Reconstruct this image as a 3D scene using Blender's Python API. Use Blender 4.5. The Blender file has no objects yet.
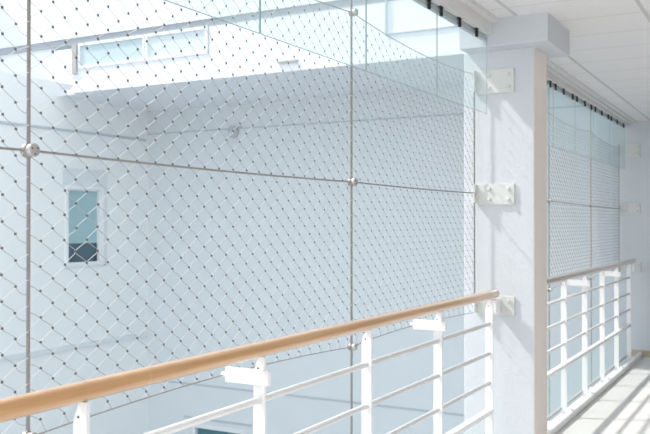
import bpy, bmesh, math, random
from mathutils import Vector, Matrix
random.seed(4)
scene = bpy.context.scene
COL = scene.collection

# ------------------------------------------------------------------ materials
def srgb(r, g, b):
    def f(c):
        c /= 255.0
        return c / 12.92 if c <= 0.04045 else ((c + 0.055) / 1.055) ** 2.4
    return (f(r), f(g), f(b), 1.0)

def new_mat(name):
    m = bpy.data.materials.new(name)
    m.use_nodes = True
    nt = m.node_tree
    return m, nt, nt.nodes['Principled BSDF']

def plain(name, c, rough=0.6, metal=0.0, bump=0.0, scale=60.0, var=0.03, spec=0.3):
    m, nt, b = new_mat(name)
    N, L = nt.nodes, nt.links
    tc = N.new('ShaderNodeTexCoord')
    no = N.new('ShaderNodeTexNoise'); no.inputs['Scale'].default_value = scale; no.inputs['Detail'].default_value = 4
    L.new(tc.outputs['Object'], no.inputs['Vector'])
    mix = N.new('ShaderNodeMix'); mix.data_type = 'RGBA'
    mix.inputs[6].default_value = tuple(x * (1 - var) for x in c[:3]) + (1,)
    mix.inputs[7].default_value = tuple(min(1, x * (1 + var)) for x in c[:3]) + (1,)
    L.new(no.outputs['Fac'], mix.inputs[0])
    L.new(mix.outputs[2], b.inputs['Base Color'])
    b.inputs['Roughness'].default_value = rough
    b.inputs['Metallic'].default_value = metal
    b.inputs['Specular IOR Level'].default_value = spec
    if bump:
        bp = N.new('ShaderNodeBump'); bp.inputs['Strength'].default_value = bump; bp.inputs['Distance'].default_value = 0.004
        L.new(no.outputs['Fac'], bp.inputs['Height']); L.new(bp.outputs['Normal'], b.inputs['Normal'])
    return m

M = {}
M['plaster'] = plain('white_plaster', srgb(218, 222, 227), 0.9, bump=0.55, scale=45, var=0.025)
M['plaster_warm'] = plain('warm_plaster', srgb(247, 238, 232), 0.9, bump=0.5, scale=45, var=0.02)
M['atrium_light'] = plain('bright_atrium_render', srgb(243, 246, 248), 0.9, scale=2.5, var=0.015)  # lit copy of the atrium render: sky and bounce light painted in
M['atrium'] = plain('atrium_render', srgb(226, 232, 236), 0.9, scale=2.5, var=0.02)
M['corridor_wall'] = plain('corridor_wall_paint', srgb(248, 245, 242), 0.85, scale=20, var=0.01)
M['atrium_floor'] = plain('grey_atrium_floor', srgb(160, 168, 174), 0.8, scale=3)
M['gallery'] = plain('gallery_render', srgb(238, 241, 246), 0.9, scale=2.5, var=0.01)
M['band'] = plain('grey_band', srgb(176, 182, 190), 0.8, scale=3)
M['groove'] = plain('grey_groove', srgb(196, 205, 212), 0.8, scale=3)
M['frame'] = plain('window_frame_white', srgb(238, 241, 244), 0.4, scale=20, var=0.01)
M['dark_post'] = plain('grey_brown_post', srgb(186, 184, 182), 0.6, scale=20)
M['white_metal'] = plain('white_painted_steel', srgb(247, 247, 248), 0.35, scale=30, var=0.01, spec=0.45)
M['plate'] = plain('cream_painted_plate', srgb(224, 226, 223), 0.45, scale=30, var=0.01)
M['steel'] = plain('steel_wire', srgb(164, 161, 158), 0.42, metal=0.45, scale=300, var=0.25, spec=0.5)
M['wire'] = plain('net_wire', srgb(246, 247, 248), 0.5, metal=0.0, scale=150, var=0.06, spec=0.6)  # lit copy of the one wire metal, for rising diagonals
M['wire_dull'] = plain('net_wire_dull', srgb(174, 176, 179), 0.5, metal=0.2, scale=150, var=0.1, spec=0.3)  # same wire with shade painted into its colour, for falling diagonals
M['ferrule'] = plain('ferrule_metal', srgb(112, 115, 120), 0.5, metal=0.3, scale=200, var=0.1)
M['chrome'] = plain('polished_steel', srgb(206, 204, 202), 0.32, metal=0.7, scale=80, var=0.08)
M['black'] = plain('black_clamp', srgb(34, 38, 42), 0.5, scale=50)
M['grey_rail'] = plain('grey_aluminium', srgb(198, 200, 202), 0.45, metal=0.1, scale=50)
M['fascia'] = plain('ceiling_border', srgb(228, 227, 227), 0.8, scale=30, var=0.01)
M['base'] = plain('tan_baseboard', srgb(196, 184, 166), 0.6, scale=30)
M['blind'] = plain('teal_blind', srgb(168, 200, 206), 0.7, scale=10)
M['dark_glass'] = plain('dark_pane', srgb(84, 108, 122), 0.25, scale=5, spec=0.4)
M['teal_glass'] = plain('teal_pane', srgb(84, 128, 142), 0.3, scale=5, spec=0.4)
M['pale_pane'] = plain('pale_pane', srgb(198, 216, 222), 0.35, scale=2, var=0.04, spec=0.3)
M['paler_pane'] = plain('paler_pane', srgb(216, 228, 233), 0.35, scale=2, var=0.03, spec=0.3)
M['edge_glass'] = plain('glass_edge', srgb(150, 178, 180), 0.3, scale=20)
M['lamp_white'] = plain('lamp_white', srgb(205, 212, 218), 0.4, scale=20)

def glass_mat(name, tint, haze, hazecol, gloss=0.06):
    m, nt, b = new_mat(name)
    N, L = nt.nodes, nt.links
    N.remove(b)
    out = N['Material Output']
    tr = N.new('ShaderNodeBsdfTransparent'); tr.inputs['Color'].default_value = tint
    df = N.new('ShaderNodeBsdfDiffuse'); df.inputs['Color'].default_value = hazecol
    tl = N.new('ShaderNodeBsdfTranslucent'); tl.inputs['Color'].default_value = hazecol
    md = N.new('ShaderNodeMixShader'); md.inputs[0].default_value = 0.5
    L.new(df.outputs[0], md.inputs[1]); L.new(tl.outputs[0], md.inputs[2])
    mx = N.new('ShaderNodeMixShader'); mx.inputs[0].default_value = haze
    L.new(tr.outputs[0], mx.inputs[1]); L.new(md.outputs[0], mx.inputs[2])
    gl = N.new('ShaderNodeBsdfGlossy'); gl.inputs['Roughness'].default_value = 0.05
    m2 = N.new('ShaderNodeMixShader'); m2.inputs[0].default_value = gloss
    L.new(mx.outputs[0], m2.inputs[1]); L.new(gl.outputs[0], m2.inputs[2])
    L.new(m2.outputs[0], out.inputs['Surface'])
    return m
M['glass'] = glass_mat('clear_teal_glass', (0.88, 0.945, 0.95, 1), 0.17, (0.80, 0.90, 0.91, 1))
M['toe_glass'] = glass_mat('toe_glass', (0.92, 0.965, 0.955, 1), 0.14, (0.78, 0.88, 0.87, 1), 0.04)

def wood_mat(name, c0, c1):
    m, nt, b = new_mat(name)
    N, L = nt.nodes, nt.links
    tc = N.new('ShaderNodeTexCoord')
    mp = N.new('ShaderNodeMapping'); mp.inputs['Scale'].default_value = (60, 2.2, 60)
    L.new(tc.outputs['Object'], mp.inputs['Vector'])
    no = N.new('ShaderNodeTexNoise'); no.inputs['Scale'].default_value = 1.0; no.inputs['Detail'].default_value = 6
    L.new(mp.outputs[0], no.inputs['Vector'])
    cr = N.new('ShaderNodeValToRGB')
    cr.color_ramp.elements[0].position = 0.3; cr.color_ramp.elements[0].color = c0
    cr.color_ramp.elements[1].position = 0.7; cr.color_ramp.elements[1].color = c1
    L.new(no.outputs['Fac'], cr.inputs[0]); L.new(cr.outputs[0], b.inputs['Base Color'])
    b.inputs['Roughness'].default_value = 0.3
    b.inputs['Specular IOR Level'].default_value = 0.5
    b.inputs['Sheen Weight'].default_value = 0.55; b.inputs['Sheen Roughness'].default_value = 0.35; b.inputs['Sheen Tint'].default_value = (1, 0.97, 0.92, 1)
    b.inputs['Coat Weight'].default_value = 1.0; b.inputs['Coat Roughness'].default_value = 0.25; b.inputs['Coat IOR'].default_value = 1.65
    return m
M['wood'] = wood_mat('light_maple_wood', srgb(200, 147, 92), srgb(218, 171, 116))
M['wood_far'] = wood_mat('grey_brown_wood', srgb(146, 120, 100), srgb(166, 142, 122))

def grid_mat(name, base, line, xs, ys, wx, wy, x0, y0, rough, spec=0.3, noise=40):
    """flat colour with straight joints every xs / ys metres (object space)"""
    m, nt, b = new_mat(name)
    N, L = nt.nodes, nt.links
    tc = N.new('ShaderNodeTexCoord'); sp = N.new('ShaderNodeSeparateXYZ')
    L.new(tc.outputs['Object'], sp.inputs[0])
    def math_(op, a, v=None):
        n = N.new('ShaderNodeMath'); n.operation = op
        if isinstance(a, (int, float)): n.inputs[0].default_value = a
        else: L.new(a, n.inputs[0])
        if v is not None:
            if isinstance(v, (int, float)): n.inputs[1].default_value = v
            else: L.new(v, n.inputs[1])
        return n.outputs[0]
    def joint(sock, s, w, o):
        t = math_('SUBTRACT', sock, o - s * 50)
        t = math_('MODULO', t, s)
        t = math_('SUBTRACT', t, s / 2)
        t = math_('ABSOLUTE', t)
        return math_('GREATER_THAN', t, s / 2 - w / 2)
    j = math_('MAXIMUM', joint(sp.outputs[0], xs, wx, x0), math_('MULTIPLY', joint(sp.outputs[1], ys, wy, y0), 0.75))
    no = N.new('ShaderNodeTexNoise'); no.inputs['Scale'].default_value = noise; no.inputs['Detail'].default_value = 3
    L.new(tc.outputs['Object'], no.inputs['Vector'])
    m1 = N.new('ShaderNodeMix'); m1.data_type = 'RGBA'
    m1.inputs[6].default_value = tuple(x * 0.96 for x in base[:3]) + (1,)
    m1.inputs[7].default_value = tuple(min(1, x * 1.04) for x in base[:3]) + (1,)
    L.new(no.outputs['Fac'], m1.inputs[0])
    m2 = N.new('ShaderNodeMix'); m2.data_type = 'RGBA'
    L.new(j, m2.inputs[0]); L.new(m1.outputs[2], m2.inputs[6]); m2.inputs[7].default_value = line
    L.new(m2.outputs[2], b.inputs['Base Color'])
    b.inputs['Roughness'].default_value = rough
    b.inputs['Specular IOR Level'].default_value = spec
    bp = N.new('ShaderNodeBump'); bp.inputs['Strength'].default_value = 0.4; bp.inputs['Distance'].default_value = 0.004; bp.invert = True
    L.new(j, bp.inputs['Height']); L.new(bp.outputs[0], b.inputs['Normal'])
    return m
M['ceiling'] = grid_mat('ceiling_tiles', srgb(243, 241, 241), srgb(214, 211, 210), 0.68, 0.45, 0.024, 0.012, -1.44, 5.2, 0.9, 0.1)
M['floor'] = grid_mat('floor_tiles', srgb(232, 230, 228), srgb(208, 205, 202), 0.76, 0.76, 0.006, 0.006, -1.3, 6.3, 0.55, 0.3, 12)

# ------------------------------------------------------------------ mesh helpers
def box(bm, x0, x1, y0, y1, z0, z1, bev=0.0):
    v = [bm.verts.new(p) for p in ((x0, y0, z0), (x1, y0, z0), (x1, y1, z0), (x0, y1, z0), (x0, y0, z1), (x1, y0, z1), (x1, y1, z1), (x0, y1, z1))]
    fs = [bm.faces.new([v[i] for i in q]) for q in ((0, 3, 2, 1), (4, 5, 6, 7), (0, 1, 5, 4), (1, 2, 6, 5), (2, 3, 7, 6), (3, 0, 4, 7))]
    if bev:
        es = list({e for f in fs for e in f.edges})
        bmesh.ops.bevel(bm, geom=es, offset=bev, segments=2, affect='EDGES', profile=0.5)

def frame_of(d):
    d = d.normalized()
    a = Vector((0, 0, 1)) if abs(d.z) < 0.9 else Vector((0, 1, 0))
    u = d.cross(a).normalized()
    return u, d.cross(u).normalized()

def tube(bm, pts, r, n=8, cap=True, star=0.0, twist=0.0):
    """swept tube; star modulates the radius so twisted strands show"""
    pts = [Vector(p) for p in pts]
    rings = []; ang = 0.0
    u = v = None
    for i, p in enumerate(pts):
        d = (pts[min(i + 1, len(pts) - 1)] - pts[max(i - 1, 0)])
        u, v = frame_of(d)
        if i: ang += twist * (pts[i] - pts[i - 1]).length
        ring = []
        for k in range(n):
            t = 2 * math.pi * k / n
            rr = r * (1 - star * (k % 2))
            ring.append(bm.verts.new(p + (u * math.cos(t + ang) + v * math.sin(t + ang)) * rr))
        rings.append(ring)
    for a, b in zip(rings, rings[1:]):
        for k in range(n):
            bm.faces.new((a[k], a[(k + 1) % n], b[(k + 1) % n], b[k]))
    if cap:
        bm.faces.new(rings[0][::-1]); bm.faces.new(rings[-1])

def cyl(bm, p, q, r, n=20, bev=0.0):
    p, q = Vector(p), Vector(q)
    d = (q - p).normalized()
    if bev:
        u, v = frame_of(d)
        prof = [(0, r - bev), (bev * .3, r - bev * .3), (bev, r), ((q - p).length - bev, r), ((q - p).length - bev * .3, r - bev * .3), ((q - p).length, r - bev)]
        rings = [[bm.verts.new(p + d * s + (u * math.cos(2 * math.pi * k / n) + v * math.sin(2 * math.pi * k / n)) * rr) for k in range(n)] for s, rr in prof]
        for a, b in zip(rings, rings[1:]):
            for k in range(n): bm.faces.new((a[k], a[(k + 1) % n], b[(k + 1) % n], b[k]))
        bm.faces.new(rings[0][::-1]); bm.faces.new(rings[-1])
    else:
        tube(bm, [p, q], r, n)

def prism_xz(bm, poly, y0, y1):
    a = [bm.verts.new((x, y0, z)) for x, z in poly]
    b = [bm.verts.new((x, y1, z)) for x, z in poly]
    n = len(poly)
    bm.faces.new(a); bm.faces.new(b[::-1])
    for i in range(n): bm.faces.new((a[i], b[i], b[(i + 1) % n], a[(i + 1) % n]))

def obj(name, bm, mat, parent=None, smooth=False, mats=None):
    bmesh.ops.recalc_face_normals(bm, faces=bm.faces[:])
    me = bpy.data.meshes.new(name)
    bm.to_mesh(me); bm.free()
    for m in (mats or [mat]): me.materials.append(m)
    if smooth:
        for p in me.polygons: p.use_smooth = True
    o = bpy.data.objects.new(name, me)
    COL.objects.link(o)
    if parent: o.parent = parent; o.matrix_parent_inverse = parent.matrix_basis.inverted()
    return o

def tag(o, label, cat, group=None):
    o['label'] = label; o['category'] = cat
    if group: o['group'] = group
    return o

def thing(name, label, cat, loc, group=None):
    o = bpy.data.objects.new(name, None); o.empty_display_size = 0.05
    o.location = loc
    COL.objects.link(o)
    return tag(o, label, cat, group)

def struct(name, bm, mat, parent=None, label=None, cat=None, smooth=False):
    o = obj(name, bm, mat, parent, smooth)
    if not parent:
        o['kind'] = 'structure'
        if label: o['label'] = label
        if cat: o['category'] = cat
    return o

def boxes(*bs, bev=0.0):
    bm = bmesh.new()
    for b in bs: box(bm, *b, bev=bev)
    return bm

# ------------------------------------------------------------------ setting: corridor
CEIL = 2.75
def ceil_z(y): return 2.765 - (y - 4.95) * 0.0112
struct('floor', boxes((-1.66, 3.2, -2.5, 10.3, -0.30, 0.0)), M['floor'], label='pale grey tiled corridor floor with sun stripes', cat='floor')
def sloped(x0, x1, y0, y1, d0, d1, zb=None):
    bm = bmesh.new()
    box(bm, x0, x1, y0, y1, 0, 1)
    for v in bm.verts:
        v.co.z = (ceil_z(v.co.y) + d1) if v.co.z > .5 else (zb if zb is not None else ceil_z(v.co.y) + d0)
    return bm
struct('ceiling', sloped(-1.60, 3.2, -2.5, 10.3, 0, 0.12), M['ceiling'], label='white suspended tile ceiling over the corridor', cat='ceiling')
def trim(n, y0, y1, x, lab):
    bm = sloped(x - 0.01, x + 0.03, y0, y1, 0, 0.03, 2.672)
    box(bm, x + 0.03, x + 0.07, y0, y1, 0, 1)
    for v in bm.verts[-8:] if False else [v for v in bm.verts if v.co.z in (0.0, 1.0)]:
        v.co.z = ceil_z(v.co.y) + (0.03 if v.co.z > .5 else -0.025)
    struct('trim_%d' % n, bm, M['fascia'], label=lab, cat='ceiling trim')
trim(1, -2.5, 4.95, -1.62, 'stepped pale ceiling border above the near glass panes')
trim(2, 5.4, 10.3, -1.71, 'stepped pale ceiling border above the far glass panes')
# infill between set-back far trim and ceiling edge
struct('trim_3', sloped(-1.64, -1.595, 5.56, 10.3, -0.012, 0.02), M['fascia'], label='flat ceiling strip beyond the column head', cat='ceiling trim')

# column with its head
bm = bmesh.new()
box(bm, -1.822, -1.376, 5.1, 5.4, -3.0, 2.605, 0.006)
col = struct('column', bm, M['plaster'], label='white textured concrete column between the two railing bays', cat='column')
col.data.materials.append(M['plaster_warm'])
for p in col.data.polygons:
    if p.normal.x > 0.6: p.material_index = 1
bm = bmesh.new(); box(bm, -1.80, -1.256, 4.95, 5.505, 2.60, 2.80, 0.004)
hd = obj('column_head', bm, M['plaster'], col)

# end wall + baseboard
struct('wall_right', boxes((3.2, 3.32, 2.2, 10.44, -0.3, CEIL + 0.12)), M['corridor_wall'], label='white corridor wall opposite the railing', cat='wall')  # out-of-view wall, added and sized for its effect on the corridor light
wl = struct('wall_end', boxes((-1.86, 3.2, 10.3, 10.44, -0.3, CEIL + 0.12)), M['plaster'], label='white end wall closing the corridor', cat='wall')
struct('baseboard_end', boxes((-1.65, 3.2, 10.285, 10.3, 0.0, 0.075), ), M['base'], label='tan baseboard along the end wall', cat='baseboard')
# upstands below the railings
struct('trim_4', boxes((-1.575, -1.532, -2.5, 5.1, 0.0, 0.052), bev=0.004), M['white_metal'], label='white upstand under the near railing', cat='kerb')
struct('trim_5', boxes((-1.575, -1.532, 5.4, 10.285, 0.0, 0.052), bev=0.004), M['white_metal'], label='white upstand under the far railing', cat='kerb')

# ------------------------------------------------------------------ setting: atrium
YB, XL, YF = 10.44, -9.0, 8.44
RC = 0.004
bm = bmesh.new()
def quad(bm, *p): bm.faces.new([bm.verts.new(q) for q in p])
# left wall with the window opening cut out
wy0, wy1, wz0, wz1 = 8.76, 9.42, 0.97, 2.015
ya, yb_, za, zb = -4.0, YB - RC, -5.0, 3.5
WY = (wy0 - .03, wy1 + .03, wz0 - .03, wz1 + .03)
for (y0, y1, z0, z1) in ((ya, WY[0], za, zb), (WY[1], yb_, za, zb), (WY[0], WY[1], za, WY[2]), (WY[0], WY[1], WY[3], zb)):
    quad(bm, (XL, y0, z0), (XL, y1, z0), (XL, y1, z1), (XL, y0, z1))
for a, b in (((WY[0], WY[2]), (WY[1], WY[2])), ((WY[1], WY[2]), (WY[1], WY[3])), ((WY[1], WY[3]), (WY[0], WY[3])), ((WY[0], WY[3]), (WY[0], WY[2]))):
    quad(bm, (XL, a[0], a[1]), (XL, b[0], b[1]), (XL - 0.12, b[0], b[1]), (XL - 0.12, a[0], a[1]))
quad(bm, (XL, ya, zb), (XL, yb_, zb), (XL - 2, yb_, zb), (XL - 2, ya, zb))
quad(bm, (XL, 9.0, zb), (XL, yb_, zb), (XL, yb_, 6.0), (XL, 9.0, 6.0)); quad(bm, (XL - 2, YF + .05, zb), (XL, YF + .05, zb), (XL, YF + .05, 6.0), (XL - 2, YF + .05, 6.0))
quad(bm, (XL - 2, ya, zb), (XL - 2, YF, zb), (XL - 2, YF, 6.0), (XL - 2, ya, 6.0))
# rounded inner corner
K = 8
cx, cy = XL + RC, YB - RC
arc = [(cx - RC * math.cos(t * math.pi / 2 / K), cy + RC * math.sin(t * math.pi / 2 / K)) for t in range(K + 1)]
for (x0, y0), (x1, y1) in zip(arc, arc[1:]):
    quad(bm, (x0, y0, za), (x1, y1, za), (x1, y1, 6.0), (x0, y0, 6.0))
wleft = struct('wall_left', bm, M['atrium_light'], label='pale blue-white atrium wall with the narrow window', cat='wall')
bm = bmesh.new()
lx0, lx1, lz0, lz1 = -8.03, -7.17, -2.7, -1.59
LX = (lx0 - .03, lx1 + .03, lz0 - .03, lz1 + .03)
for (x0, x1, z0, z1) in ((XL + RC, LX[0], za, 6.0), (LX[1], 0.5, za, 6.0), (LX[0], LX[1], za, LX[2]), (LX[0], LX[1], LX[3], 6.0)):
    quad(bm, (x0, YB, z0), (x1, YB, z0), (x1, YB, z1), (x0, YB, z1))
for a, b in (((LX[0], LX[2]), (LX[1], LX[2])), ((LX[1], LX[2]), (LX[1], LX[3])), ((LX[1], LX[3]), (LX[0], LX[3])), ((LX[0], LX[3]), (LX[0], LX[2]))):
    quad(bm, (a[0], YB, a[1]), (b[0], YB, b[1]), (b[0], YB + 0.12, b[1]), (a[0], YB + 0.12, a[1]))
struct('wall_back', bm, M['atrium'], label='pale blue-white atrium wall behind the net', cat='wall')
struct('ground', boxes((-12, -1.7, -4, 11, -5.1, -5.0)), M['atrium_floor'], label='pale floor at the bottom of the atrium', cat='ground')
struct('wall_below', boxes((-1.72, -1.66, -2.5, 10.44, -5.0, -0.06)), M['atrium'], label='white slab edge under the corridor', cat='wall')
# ledges running round the walls; groove shadow-lines painted in as darker strips
struct('trim_6', boxes((XL - 0.01, XL + 0.025, ya, YB - 0.05, 2.825, 2.855)), M['groove'], label='thin grey ledge above the narrow window', cat='ledge')
struct('trim_7', boxes((XL + RC, -1.86, YB - 0.01, YB + 0.01, 2.93, 2.95)), M['groove'], label='thin ledge under the gallery', cat='ledge')
struct('trim_8', boxes((-8.72, -1.86, YB - 0.012, YB + 0.01, -0.95, -0.925)), M['groove'], label='thin grey line across the lower back wall', cat='ledge')
struct('trim_9', boxes((XL - 0.01, XL + 0.03, ya, YB - 0.05, -0.26, -0.20)), M['atrium'], label='pale band low on the left atrium wall', cat='ledge')
struct('trim_10', boxes((-8.25, -7.0, YB - 0.02, YB + 0.01, -1.46, -1.435)), M['groove'], label='thin line above the lower window', cat='ledge')

# gallery across the atrium
gal = struct('wall_gallery', boxes((-8.62, -1.86, YF, YB + 0.02, 3.30, 3.375), (-8.60, -1.86, YF + 0.012, YF + 0.2, 3.375, 3.62), (-8.60, -8.40, YF + 0.03, YB, 3.62, 3.95), (-9.0, -8.62, YF + 0.12, YB, 3.302, 3.373)),
             M['gallery'], label='white upper gallery slab crossing the atrium', cat='gallery')
obj('upper_wall', boxes((-11.0, -1.86, YF - 0.01, YF + 0.2, 4.045, 6.0)), M['gallery'], gal)
obj('grey_band', boxes((-11.0, -1.86, YF + 0.01, YF + 0.2, 3.96, 4.045)), M['band'], gal)  # grey colour stands in for the shade of a soffit strip
obj('infill_wall', boxes((-6.31, -1.86, YF + 0.015, YF + 0.2, 3.62, 3.96)), M['gallery'], gal)
obj('end_post', boxes((-8.585, -8.505, YF - 0.02, YF + 0.1, 3.555, 3.95)), M['dark_post'], gal)
obj('vertical_joint', boxes((-3.915, -3.895, YF - 0.013, YF + 0.02, 3.59, 6.0)), M['groove'], gal)
obj('horizontal_joint', boxes((-3.905, -1.86, YF - 0.006, YF + 0.02, 3.59, 3.605)), M['groove'], gal)
def gallery_window(n, x0, x1, pane, lab):
    t = 0.035
    w = struct('window_%d' % n, boxes((x0, x1, YF - 0.005, YF + 0.05, 3.62, 3.62 + t), (x0, x1, YF - 0.005, YF + 0.05, 3.96 - t, 3.96),
                              (x0, x0 + t, YF - 0.005, YF + 0.05, 3.62 + t, 3.96 - t), (x1 - t, x1, YF - 0.005, YF + 0.05, 3.62 + t, 3.96 - t)), M['frame'], label=lab, cat='window')
    obj('pane', boxes((x0 + t, x1 - t, YF + 0.02, YF + 0.03, 3.62 + t, 3.96 - t)), M[pane], w)
gallery_window(1, -8.49, -7.32, 'pale_pane', 'pale teal gallery window beside the grey end post')
gallery_window(2, -7.31, -6.32, 'paler_pane', 'paler gallery window next to the teal one')
bm = boxes((-5.30, -5.02, YF - 0.03, YF + 0.012, 3.405, 3.43), bev=0.004)
tag(obj('ledge_light', bm, M['grey_rail']), 'small grey strip fitting on the gallery slab edge', 'light fitting')

# narrow window in the left wall
def narrow_window():
    X = XL
    bm = boxes((X - 0.06, X + 0.02, wy0 - 0.05, wy1 + 0.05, wz1, wz1 + 0.05), (X - 0.06, X + 0.02, wy0 - 0.05, wy1 + 0.05, wz0 - 0.05, wz0),
               (X - 0.06, X + 0.02, wy0 - 0.05, wy0, wz0, wz1), (X - 0.06, X + 0.02, wy1, wy1 + 0.05, wz0, wz1), bev=0.004)
    w = struct('window_3', bm, M['frame'], label='narrow window with teal blind in the left atrium wall', cat='window')
    obj('blind', boxes((X - 0.07, X - 0.055, wy0, wy1 - 0.03, 1.24, wz1)), M['blind'], w)
    obj('pane', boxes((X - 0.09, X - 0.075, wy0 - .025, wy1 + .025, wz0 - .025, wz1 + .025)), M['dark_glass'], w)
    obj('sash', boxes((X - 0.055, X - 0.02, wy1 - 0.03, wy1 + 0.06, wz0, wz1), (X - 0.05, X - 0.03, wy0, wy1, wz1 - 0.02, wz1)), M['frame'], w)
    obj('surround', boxes((X - 0.01, X + 0.012, wy0 - 0.12, wy1 + 0.11, wz1 + 0.05, wz1 + 0.27), (X - 0.01, X + 0.025, wy0 - 0.14, wy1 + 0.13, wz1 + 0.27, wz1 + 0.295),
                          (X - 0.01, X + 0.012, wy1 + 0.05, wy1 + 0.11, wz0 - 0.08, wz1 + 0.05), (X - 0.01, X + 0.012, wy0 - 0.12, wy1 + 0.11, wz0 - 0.09, wz0 - 0.05)), M['atrium'], w)
narrow_window()
w = struct('window_4', boxes((lx0 - 0.06, lx1 + 0.06, YB - 0.02, YB + 0.05, lz1, lz1 + 0.06), (lx0 - 0.06, lx0, YB - 0.02, YB + 0.05, lz0, lz1), (lx1, lx1 + 0.06, YB - 0.02, YB + 0.05, lz0, lz1)),
           M['frame'], label='dark teal window one storey down behind the railing', cat='window')
obj('pane', boxes((lx0 - .025, lx1 + .025, YB + 0.05, YB + 0.06, lz0 - .025, lz1 + .025)), M['teal_glass'], w)

# small dome lamp on the back wall
t = thing('wall_lamp', 'small round white lamp on the back wall under the gallery', 'lamp', (-7.32, YB, 2.88))
bm = bmesh.new(); cyl(bm, (-7.32, YB, 2.88), (-7.32, YB - 0.05, 2.88), 0.085, 24, 0.01); obj('mounting_ring', bm, M['grey_rail'], t, True)
bm = bmesh.new()
bmesh.ops.create_uvsphere(bm, u_segments=20, v_segments=10, radius=0.062, matrix=Matrix.Translation((-7.32, YB - 0.06, 2.88)))
obj('dome', bm, M['lamp_white'], t, True)
obj('bracket_arm', boxes((-7.40, -7.18, YB - 0.03, YB, 2.955, 2.975)), M['grey_rail'], t)

# ------------------------------------------------------------------ cables
XN1, XN2 = -1.74, -1.77
V1 = [1.557, 3.392, 5.062]
V2 = [7.008, 8.653, 10.19]
TW = 520.0
def rope(name, pts, r, label, cat, group, step=0.006):
    # resample
    out = [Vector(pts[0])]
    for a, b in zip(pts, pts[1:]):
        a, b = Vector(a), Vector(b); n = max(1, int((b - a).length / step))
        for i in range(1, n + 1): out.append(a + (b - a) * (i / n))
    bm = bmesh.new(); tube(bm, out, r, 10, True, 0.38, TW * 0.0045 / r * 0.3)
    return tag(obj(name, bm, M['steel']), label, cat, group)

def sagline(knots, sag):
    """piecewise arcs through (y,z) knots, each sagging by the given amount"""
    out = []
    for (a, b), s in zip(zip(knots, knots[1:]), sag):
        n = 14
        for i in range(n + (1 if b == knots[-1] else 0)):
            t = i / n
            out.append((a[0] + (b[0] - a[0]) * t, a[1] + (b[1] - a[1]) * t - s * 4 * t * (1 - t)))
    return out

def interp(line, y):
    for (y0, z0), (y1, z1) in zip(line, line[1:]):
        if y0 <= y <= y1: return z0 + (z1 - z0) * (y - y0) / (y1 - y0 + 1e-9)
    return line[0][1] if y < line[0][0] else line[-1][1]

bot1 = sagline([(-0.28, 0.985), (0.70, 1.01), (1.557, 0.982), (2.44, 1.01), (3.392, 0.982), (4.10, 1.003), (5.06, 0.982)], [-.006, -.006, -.006, -.006, -.006, -.004])
top1 = sagline([(-0.28, 2.484), (1.557, 2.484), (3.40, 2.484), (5.07, 2.46)], [.035, .035, .035])
bot2 = sagline([(5.45, 0.985), (6.1, 1.0), (7.008, 0.985), (7.60, 1.01), (8.653, 0.985), (9.30, 1.01), (10.19, 0.985)], [-.004] * 6)
top2 = sagline([(5.45, 2.46), (7.008, 2.44), (8.653, 2.44), (10.19, 2.40)], [.03, .03, .03])

vlab1 = ['thick vertical steel rope in front of the narrow window wall', 'vertical steel rope in the middle of the near net', 'vertical steel rope at the edge of the white column']
vlab2 = ['vertical steel rope just beyond the column', 'vertical steel rope in the middle of the far net', 'vertical steel rope beside the end wall']
for XN, V, labs, ends in ((XN1, V1, vlab1, (2.90, 2.90, 2.45)), (XN2, V2, vlab2, (2.72, 2.72, 2.42))):
    for i, y in enumerate(V):
        last = i == 2
        z0 = 0.985 if last else -0.10
        r = 0.0054 if XN == XN1 else 0.0065
        o = rope('vertical_rope', [(XN, y, z0), (XN, y, ends[i])], r, labs[i], 'rope', 'vertical steel ropes', 0.005 if XN == XN1 else 0.02)
        if not last:
            bm = boxes((XN - 0.02, -1.655, y - 0.02, y + 0.02, -0.13, -0.09), bev=0.004)
            obj('slab_bracket', bm, M['white_metal'], o)
# top hangers from the slab above
struct('roof_slab', boxes((-1.86, 3.2, -2.5, 10.3, 2.98, 3.28)), M['plaster'], label='concrete slab above the corridor ceiling', cat='slab')
struct('trim_11', boxes((-1.80, -1.70, -2.5, 5.1, 2.88, 2.98)), M['fascia'], label='downstand carrying the near net ropes', cat='beam')
struct('trim_12', boxes((-1.83, -1.74, 5.4, 10.3, 2.72, 2.98)), M['fascia'], label='downstand carrying the far net ropes', cat='beam')

def midline(X, pts, r, lab):
    return rope('horizontal_rope', [(X, y, z) for y, z in pts], r, lab, 'rope', 'horizontal steel ropes', 0.006 if X == XN1 else 0.02)
mid1 = sagline([(-0.28, 1.722), (1.557, 1.727), (3.392, 1.722), (5.055, 1.722)], [0.004, 0.006, 0.004])
mid2 = sagline([(5.45, 1.722), (7.008, 1.718), (8.653, 1.708), (10.19, 1.697)], [0.003] * 3)
midline(XN1, mid1, 0.0042, 'straight steel rope across the near net at eye level')
midline(XN2, mid2, 0.0050, 'straight steel rope across the far net beyond the column')
rope('edge_rope', [(XN1, y, z) for y, z in top1], 0.003, 'sagging top edge rope of the near net behind the glass', 'rope', 'net edge ropes', 0.01)
rope('edge_rope', [(XN1, y, z) for y, z in bot1], 0.003, 'bottom edge rope of the near net below the wooden handrail', 'rope', 'net edge ropes', 0.01)
rope('edge_rope', [(XN2, y, z) for y, z in top2], 0.0035, 'top edge rope of the far net seen through glass', 'rope', 'net edge ropes', 0.02)
rope('edge_rope', [(XN2, y, z) for y, z in bot2], 0.0035, 'bottom edge rope of the far net below the far handrail', 'rope', 'net edge ropes', 0.02)

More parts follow.
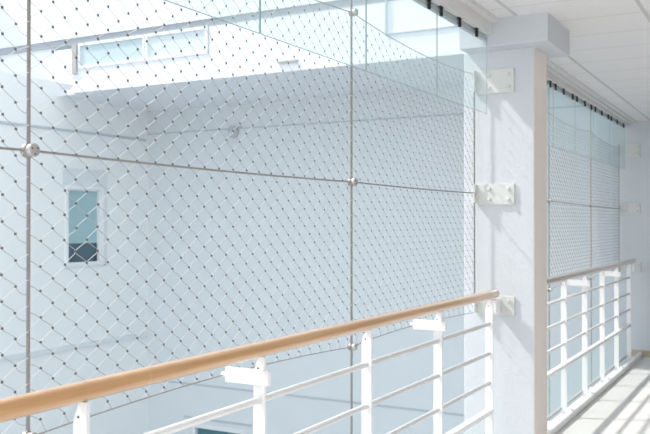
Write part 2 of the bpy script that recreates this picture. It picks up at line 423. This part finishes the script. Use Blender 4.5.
def clamp(X, y, z, r, label):
    t = thing('rope_clamp', label, 'clamp', (X, y, z), 'rope crossing clamps')
    bm = bmesh.new(); cyl(bm, (X - 0.012, y, z), (X + 0.006, y, z), r * 1.05, 24, 0.003); obj('back_disc', bm, M['steel'], t, True)
    bm = bmesh.new(); cyl(bm, (X + 0.007, y, z), (X + 0.024, y, z), r, 24, 0.003); obj('front_disc', bm, M['chrome'], t, True)
    for k in range(3):
        a = 0.6 + k * 2.094
        bm = bmesh.new(); cyl(bm, (X + 0.023, y + r * .55 * math.cos(a), z + r * .55 * math.sin(a)), (X + 0.0255, y + r * .55 * math.cos(a), z + r * .55 * math.sin(a)), r * 0.14, 10)
        obj('screw', bm, M['ferrule'], t)
    return t
clamp(XN1, 1.557, 1.727, 0.0185, 'round steel clamp on the thick rope left of the narrow window')
clamp(XN1, 3.392, 1.722, 0.0185, 'round steel clamp at the eye-level crossing mid near net')
clamp(XN1, 3.392, 0.984, 0.016, 'round steel clamp just below the wooden handrail')
clamp(XN1, 1.557, 0.984, 0.016, 'round steel clamp below the handrail at the frame bottom corner')
clamp(XN1, 3.400, 2.484, 0.0165, 'round steel clamp high on the near net behind the glass')
clamp(XN2, 7.008, 1.718, 0.016, 'eye-level steel clamp just beyond the column')
clamp(XN2, 8.653, 1.708, 0.016, 'eye-level steel clamp in the middle of the far net')
clamp(XN2, 7.008, 0.986, 0.016, 'low steel clamp just beyond the column under far handrail')
clamp(XN2, 8.653, 0.986, 0.016, 'low steel clamp mid far net under the far handrail')

# ------------------------------------------------------------------ nets
def ferrule_bm(c=None, s=1.0):
    bm = bmesh.new(); add_ferrule(bm, c or Vector((0, 0, 0)), s); return bm
def add_ferrule(bm, c, s=1.0):
    # short pressed sleeve, its bore along the vertical
    n = 8
    prof = [(-0.0042, 0.55), (-0.0030, 1.0), (0.0030, 1.0), (0.0042, 0.55)]
    rings = [[bm.verts.new(c + Vector((0.0026 * w * math.sin(2 * math.pi * k / n), 0.0046 * w * math.cos(2 * math.pi * k / n), z * 0.85)) * s) for k in range(n)] for z, w in prof]
    for a, b in zip(rings, rings[1:]):
        for k in range(n): bm.faces.new((a[k], a[(k + 1) % n], b[(k + 1) % n], b[k]))
    bm.faces.new(rings[0][::-1]); bm.faces.new(rings[-1])

def net(X, y0, y1, bot, top, zphase, label, wr=0.00098, fs=0.92, singles=100, ymin_seen=-9):
    n = max(2, round((y1 - y0) / 0.0419)); dy = (y1 - y0) / n; P = 0.0672
    t = thing('cable_net', label, 'safety net', (X, (y0 + y1) / 2, 0.98), 'diamond mesh safety nets')
    knots = {}
    def zr(j, i): return zphase + i * P + (P / 2 if j % 2 else 0)
    for j in range(0, n + 1):
        y = y0 + j * dy
        lo, hi = interp(bot, y) + 0.012, interp(top, y) - 0.012
        for i in range(-14, 16):
            z = zr(j, i)
            if lo < z < hi: knots[(j, i)] = Vector((X, y, z))
    rnd = random.Random(int(y0 * 100))
    for k, p in knots.items():
        if 0 < k[0] < n: p.y += rnd.uniform(-.0016, .0016); p.z += rnd.uniform(-.0016, .0016)
    bm = bmesh.new(); fl = []
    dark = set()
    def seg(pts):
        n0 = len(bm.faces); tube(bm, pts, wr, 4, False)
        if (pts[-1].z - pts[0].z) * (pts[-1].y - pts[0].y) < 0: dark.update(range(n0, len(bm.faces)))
    for j in range(0, n):
        for i in range(-15, 16):
            zi = zr(j, i)
            for di in (0, -1) if j % 2 == 0 else (1, 0):
                a = knots.get((j, i)); b = knots.get((j + 1, i + di))
                if a is None and b is None: continue
                up = 1 if zr(j + 1, i + di) > zi else -1
                if a is not None and b is not None:
                    d = Vector((0, 0.0042, 0.0016 * up)); e = Vector((0, -0.0042, -0.0016 * up))
                    L = b.y - a.y
                    if j == 0 and up < 0:       # loose loops where the wires turn round the rope
                        seg([b + Vector((0.003, -L, 0.016)), b + Vector((0, -L * 0.68, 0.0135)), b + Vector((0, -L * 0.42, 0.008)), b + Vector((0, -L * 0.2, 0.0015)), b])
                    elif j == 0:
                        seg([b + Vector((0.003, -L, -0.028)), b + Vector((0, -L * 0.6, -0.017)), b + Vector((0, -L * 0.2, -0.0075)), b])
                    elif j == n - 1 and up < 0:
                        seg([a, a + Vector((0, L * 0.12, -0.008)), a + Vector((0, L * 0.3, -0.016)), a + Vector((0, L * 0.62, -0.0225)), a + Vector((0.003, L, -0.026))])
                    elif j == n - 1:
                        seg([a, a + Vector((0, L * 0.3, 0.002)), a + Vector((0, L * 0.6, 0.009)), a + Vector((0.003, L, 0.015))])
                    else:           # slight S where the wires run through the sleeves
                        seg([a + Vector((0, 0.0015, 0.0036 * up)), a + (b - a) * 0.2 + Vector((0, -0.0022, 0.0012 * up)), a + (b - a) * 0.8 + Vector((0, 0.0022, -0.0012 * up)), b + Vector((0, -0.0015, -0.0036 * up))])
                else:               # run to the edge rope
                    p = a if a is not None else b
                    q = Vector((X, y0 + (j + (1 if a is not None else 0)) * dy, 0))
                    below = p.z < 1.7
                    qy = p.y + (q.y - p.y) * 0.45
                    qz = interp(bot if below else top, qy)
                    seg([p, Vector((X, qy, qz))])
    bm.faces.ensure_lookup_table()
    for k in dark: bm.faces[k].material_index = 1  # falling wires get the painted-shade copy
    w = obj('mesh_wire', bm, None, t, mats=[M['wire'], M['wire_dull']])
    if wr > 0.002: return t
    pts = [p for k, p in knots.items() if 0 < k[0] < n]
    pts.sort(key=lambda p: (p.y < ymin_seen, (p - Vector((0, 0, 1.54))).length))
    if singles:
        f0 = None
        for p in pts[:singles]:
            if f0 is None:
                f0 = obj('ferrule', ferrule_bm(None, fs), M['ferrule'], t); o = f0
            else:
                o = f0.copy(); COL.objects.link(o); o.parent = t
            o.matrix_parent_inverse = t.matrix_basis.inverted(); o.location = p
    rest = bmesh.new()
    for p in pts[singles:]: add_ferrule(rest, p, fs)
    r = obj('ferrules', rest, M['ferrule'], t); r['kind'] = 'stuff'
    return t
PH = 1.862 - 0.0672 * 2
net(XN1, -0.28, V1[0], bot1, top1, PH + 0.018, 'diamond mesh net left of the thick vertical rope', ymin_seen=1.4)
net(XN1, V1[0], V1[1], bot1, top1, PH, 'diamond mesh net in front of the narrow window and gallery', ymin_seen=1.4)
net(XN1, V1[1], V1[2], bot1, top1, PH + 0.01, 'diamond mesh net running up to the white column')
net(XN2, V2[0], V2[1], bot2, top2, PH, 'diamond mesh net bay just beyond the column', 0.0017, 1.15, 100)
net(XN2, V2[1], V2[2], bot2, top2, PH, 'diamond mesh net bay next to the end wall', 0.0017, 1.15, 100)

# ------------------------------------------------------------------ anchor plates
def anchor(y, z0, z1, x0, x1, label, arm=True, xr=None):
    t = thing('anchor_plate', label, 'wall plate', ((x0 + x1) / 2, y, (z0 + z1) / 2), 'white steel anchor plates')
    bm = bmesh.new(); box(bm, x0, x1, y - 0.014, y, z0, z1, 0.002); obj('plate', bm, M['plate'], t)
    zm = (z0 + z1) / 2; h = (z1 - z0) / 2
    for bx in (x1 - 0.035, x0 + 0.085):
        for bz in (zm + h * 0.5, zm - h * 0.5):
            bm = bmesh.new(); cyl(bm, (bx, y - 0.013, bz), (bx, y - 0.026, bz), 0.0115, 12, 0.003); obj('bolt', bm, M['plate'], t, True)
    if arm:
        bm = bmesh.new(); box(bm, x0 - 0.006, x0 + 0.006, y - 0.055, y - 0.01, zm - h * 0.8, zm + h * 0.95, 0.002); obj('lug', bm, M['plate'], t)
        bm = bmesh.new(); cyl(bm, (x0 - 0.012, y - 0.042, zm), (x0 + 0.012, y - 0.042, zm), 0.009, 12, 0.002); obj('eye_pin', bm, M['chrome'], t, True)
    return t
anchor(5.1, 2.335, 2.485, -1.738, -1.498, 'topmost white bolted plate on the column, partly behind glass')
anchor(5.1, 1.65, 1.778, -1.738, -1.496, 'middle white bolted plate on the column at eye level')
anchor(5.1, 0.97, 1.09, -1.738, -1.496, 'lowest white bolted plate on the column at the handrail end')
anchor(10.3, 2.30, 2.45, -1.79, -1.556, 'topmost white plate on the end wall behind far glass')
anchor(10.3, 1.635, 1.765, -1.79, -1.558, 'middle white plate on the end wall')
anchor(10.3, 0.965, 1.075, -1.79, -1.549, 'lowest white plate on the end wall at the far handrail end')

# ------------------------------------------------------------------ railings
XR = -1.60
def railing(label, ys, ya, yb, brackets, toe, yfeet):
    t = thing('guard_railing', label, 'railing', (XR, (ya + yb) / 2, 0), 'guard railings')
    bm = bmesh.new(); tube(bm, [(XR, ya + (yb - ya) * i / 40, 1.107) for i in range(41)], 0.0265, 24)
    bmesh.ops.bevel(bm, geom=[e for f in bm.faces if len(f.verts) > 4 for e in f.edges], offset=0.005, segments=2, affect='EDGES')
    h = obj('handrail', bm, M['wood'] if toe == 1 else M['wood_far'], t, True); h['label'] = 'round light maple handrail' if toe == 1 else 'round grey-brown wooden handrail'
    o0 = None
    for y in ys:
        bm = bmesh.new()
        a, b = XR - 0.023, XR + 0.023
        prism_xz(bm, [(a, -0.0), (b, -0.0), (b, 1.082), (XR - 0.002, 1.082), (a, 1.030)], y - 0.006, y + 0.006)
        p = obj('post', bm, M['white_metal'], t)
        bm = bmesh.new(); cyl(bm, (XR - 0.004, y - 0.0085, 1.043), (XR - 0.004, y - 0.004, 1.043), 0.0032, 10); obj('post_hole', bm, M['ferrule'], p)
        bm = bmesh.new(); box(bm, XR + 0.0, XR + 0.075, y - 0.03, y + 0.03, 0.052, 0.062, 0.002); cyl(bm, (XR + 0.05, y, 0.060), (XR + 0.05, y, 0.078), 0.014, 12, 0.004); obj('foot', bm, M['white_metal'], p)
    for k, z in enumerate((0.935, 0.758, 0.583)):
        bm = bmesh.new(); tube(bm, [(XR, ya + 0.03, z), (XR, ys[-1], z)], 0.0125, 16); obj('bar', bm, M['white_metal'], t, True)
    bm = bmesh.new(); box(bm, XR - 0.02, XR + 0.02, ya + 0.03, ys[-1] + 0.006, 0.398, 0.428, 0.004); o = obj('bottom_bar', bm, M['white_metal'], t)
    for y in brackets:
        bm = bmesh.new(); box(bm, XN1 + 0.012 if toe == 1 else XN2 + 0.02, XR + 0.05, y - 0.026, y - 0.006, 0.988, 1.04, 0.003)
        b = obj('net_bracket', bm, M['white_metal'], t)
        bm = bmesh.new(); xx = XN1 if toe == 1 else XN2
        cyl(bm, (xx - 0.008, y - 0.016, 1.012), (xx + 0.02, y - 0.016, 1.012), 0.009, 14, 0.003); obj('rope_eye', bm, M['white_metal'], b, True)
    gb = bmesh.new(); gx = XR - 0.028; gb.faces.new([gb.verts.new(q) for q in ((gx, ya + 0.05, 0.075), (gx, yb - 0.03, 0.075), (gx, yb - 0.03, 0.41), (gx, ya + 0.05, 0.41))]); g = obj('toe_glass', gb, M['toe_glass'], t)
    bm = bmesh.new(); box(bm, XR - 0.036, XR - 0.02, ya + 0.05, yb - 0.03, 0.056, 0.080); obj('glass_channel', bm, M['grey_rail'], t)
    bm = bmesh.new(); box(bm, XR - 0.01, XR + 0.02, yb - 0.045, yb + 0.038, 0.99, 1.075, 0.003); obj('end_tab', bm, M['white_metal'], t)
    return t, h
r1, h1 = railing('near guard railing with maple handrail and white bars', [-0.06, 0.77, 1.605, 2.435, 3.264, 4.09, 4.92], -1.2, 5.045, [0.77, 2.435, 4.09], 1, None)
# joint in the near handrail
bm = bmesh.new(); tube(bm, [(XR, 1.842, 1.107), (XR, 1.8435, 1.107)], 0.02665, 24); obj('handrail_joint', bm, M['base'], h1)
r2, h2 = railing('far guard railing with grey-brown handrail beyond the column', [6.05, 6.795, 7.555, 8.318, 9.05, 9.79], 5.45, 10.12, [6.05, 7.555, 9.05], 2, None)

# ------------------------------------------------------------------ hanging glass
def pane(x, y0, y1, z0, z1, clips, label, grp):
    t = thing('glass_pane', label, 'glass pane', (x, (y0 + y1) / 2, z0), grp)
    bm = bmesh.new(); quad(bm, (x, y0 + .004, z0), (x, y1 - .004, z0), (x, y1 - .004, z1), (x, y0 + .004, z1)); obj('sheet', bm, M['glass'], t)
    e = 0.0015
    bm = boxes((x - e, x + e, y0 + .0015, y0 + .004, z0, z1), (x - e, x + e, y1 - .004, y1 - .0015, z0, z1), (x - e, x + e, y0 + .004, y1 - .004, z0 - .002, z0))
    obj('polished_edge', bm, M['edge_glass'], t)
    for c in clips:
        bm = boxes((x - .007, x + .008, c - .008, c + .008, 2.622, 2.658), (x - .006, x + .006, c - .02, c + .02, 2.665, 2.673), (x - .006, x + .006, c - .005, c + .005, 2.66, 2.668))
        obj('clip', bm, M['black'], t)
e1 = [0.80, 1.632, 2.464, 3.296, 4.128, 4.945]
l1 = ['hanging glass pane above the camera end of the near net', 'hanging glass pane cutting the top edge of the near net', 'hanging glass pane left of the high rope clamp',
      'hanging glass pane around the high rope clamp', 'hanging glass pane overlapping the white column']
for a, b, lab in zip(e1, e1[1:], l1):
    pane(-1.62, a, b, 2.195, 2.655, (a + .06, (a + b) / 2 - .07 if b > 4.5 else (a + b) / 2, (b - .19) if b > 4.5 else b - .11), lab, 'near hanging glass panes')
e2 = [6.10, 6.91, 7.69, 8.48, 9.31, 10.22]
c2 = [(6.18, 6.5, 6.82), (6.99, 7.27, 7.60), (7.77, 8.10, 8.39), (8.57, 8.89, 9.23), (9.40, 9.74, 10.13)]
l2 = ['far hanging glass pane hidden at the back of the column', 'far hanging glass pane first beyond the column', 'far hanging glass pane second beyond the column',
      'far hanging glass pane third beyond the column', 'far hanging glass pane touching the end wall']
for a, b, c, lab in zip(e2, e2[1:], c2, l2): pane(-1.71, a, b, 2.157, 2.655, c, lab, 'far hanging glass panes')
for n, x, y0, y1, lab in ((13, -1.62, -2.5, 4.95, 'grey rail holding the near glass clips'), (14, -1.71, 5.56, 10.3, 'grey rail holding the far glass clips')):
    struct('trim_%d' % n, boxes((x - 0.035, x - 0.013, y0, y1, 2.640, 2.70)), M['grey_rail'], label=lab, cat='rail')

# ------------------------------------------------------------------ light
w = bpy.data.worlds.new('World'); scene.world = w; w.use_nodes = True
nt = w.node_tree; N, L = nt.nodes, nt.links
bg = N['Background']
tc = N.new('ShaderNodeTexCoord'); sp = N.new('ShaderNodeSeparateXYZ'); cr = N.new('ShaderNodeValToRGB')
L.new(tc.outputs['Generated'], sp.inputs[0])
mr = N.new('ShaderNodeMapRange'); mr.inputs[1].default_value = -1; mr.inputs[2].default_value = 1
L.new(sp.outputs[2], mr.inputs[0]); L.new(mr.outputs[0], cr.inputs[0])
cr.color_ramp.elements[0].color = (0.82, 0.79, 0.77, 1); cr.color_ramp.elements[0].position = 0.42
cr.color_ramp.elements[1].color = (0.87, 0.95, 1.0, 1); cr.color_ramp.elements[1].position = 0.62
L.new(cr.outputs[0], bg.inputs['Color']); bg.inputs['Strength'].default_value = 1.42
s = bpy.data.lights.new('Sun', 'SUN'); s.energy = 3.7; s.angle = math.radians(2.4); s.color = (1, 0.965, 0.92)
so = bpy.data.objects.new('Sun', s); COL.objects.link(so)
so.rotation_euler = Vector((0.80, 0.29, -1.0)).to_track_quat('-Z', 'Y').to_euler()

# ------------------------------------------------------------------ camera
cam = bpy.data.cameras.new('Camera'); co = bpy.data.objects.new('Camera', cam); COL.objects.link(co)
F = 850.0
cam.sensor_width = 36; cam.lens = 36 * F / 650
co.location = (0, 0, 1.54)
yaw = math.atan(470 / F); pit = math.atan(5.5 / F)
co.rotation_euler = (math.pi / 2 + pit, 0, yaw)
cam.clip_start = 0.05
cam.dof.use_dof = True; cam.dof.focus_distance = 3.1; cam.dof.aperture_fstop = 7.0
scene.camera = co
scene.view_settings.view_transform = 'Standard'
scene.view_settings.exposure = 0.0
scene.cycles.use_denoising = True
scene.cycles.max_bounces = 10
scene.cycles.transparent_max_bounces = 24
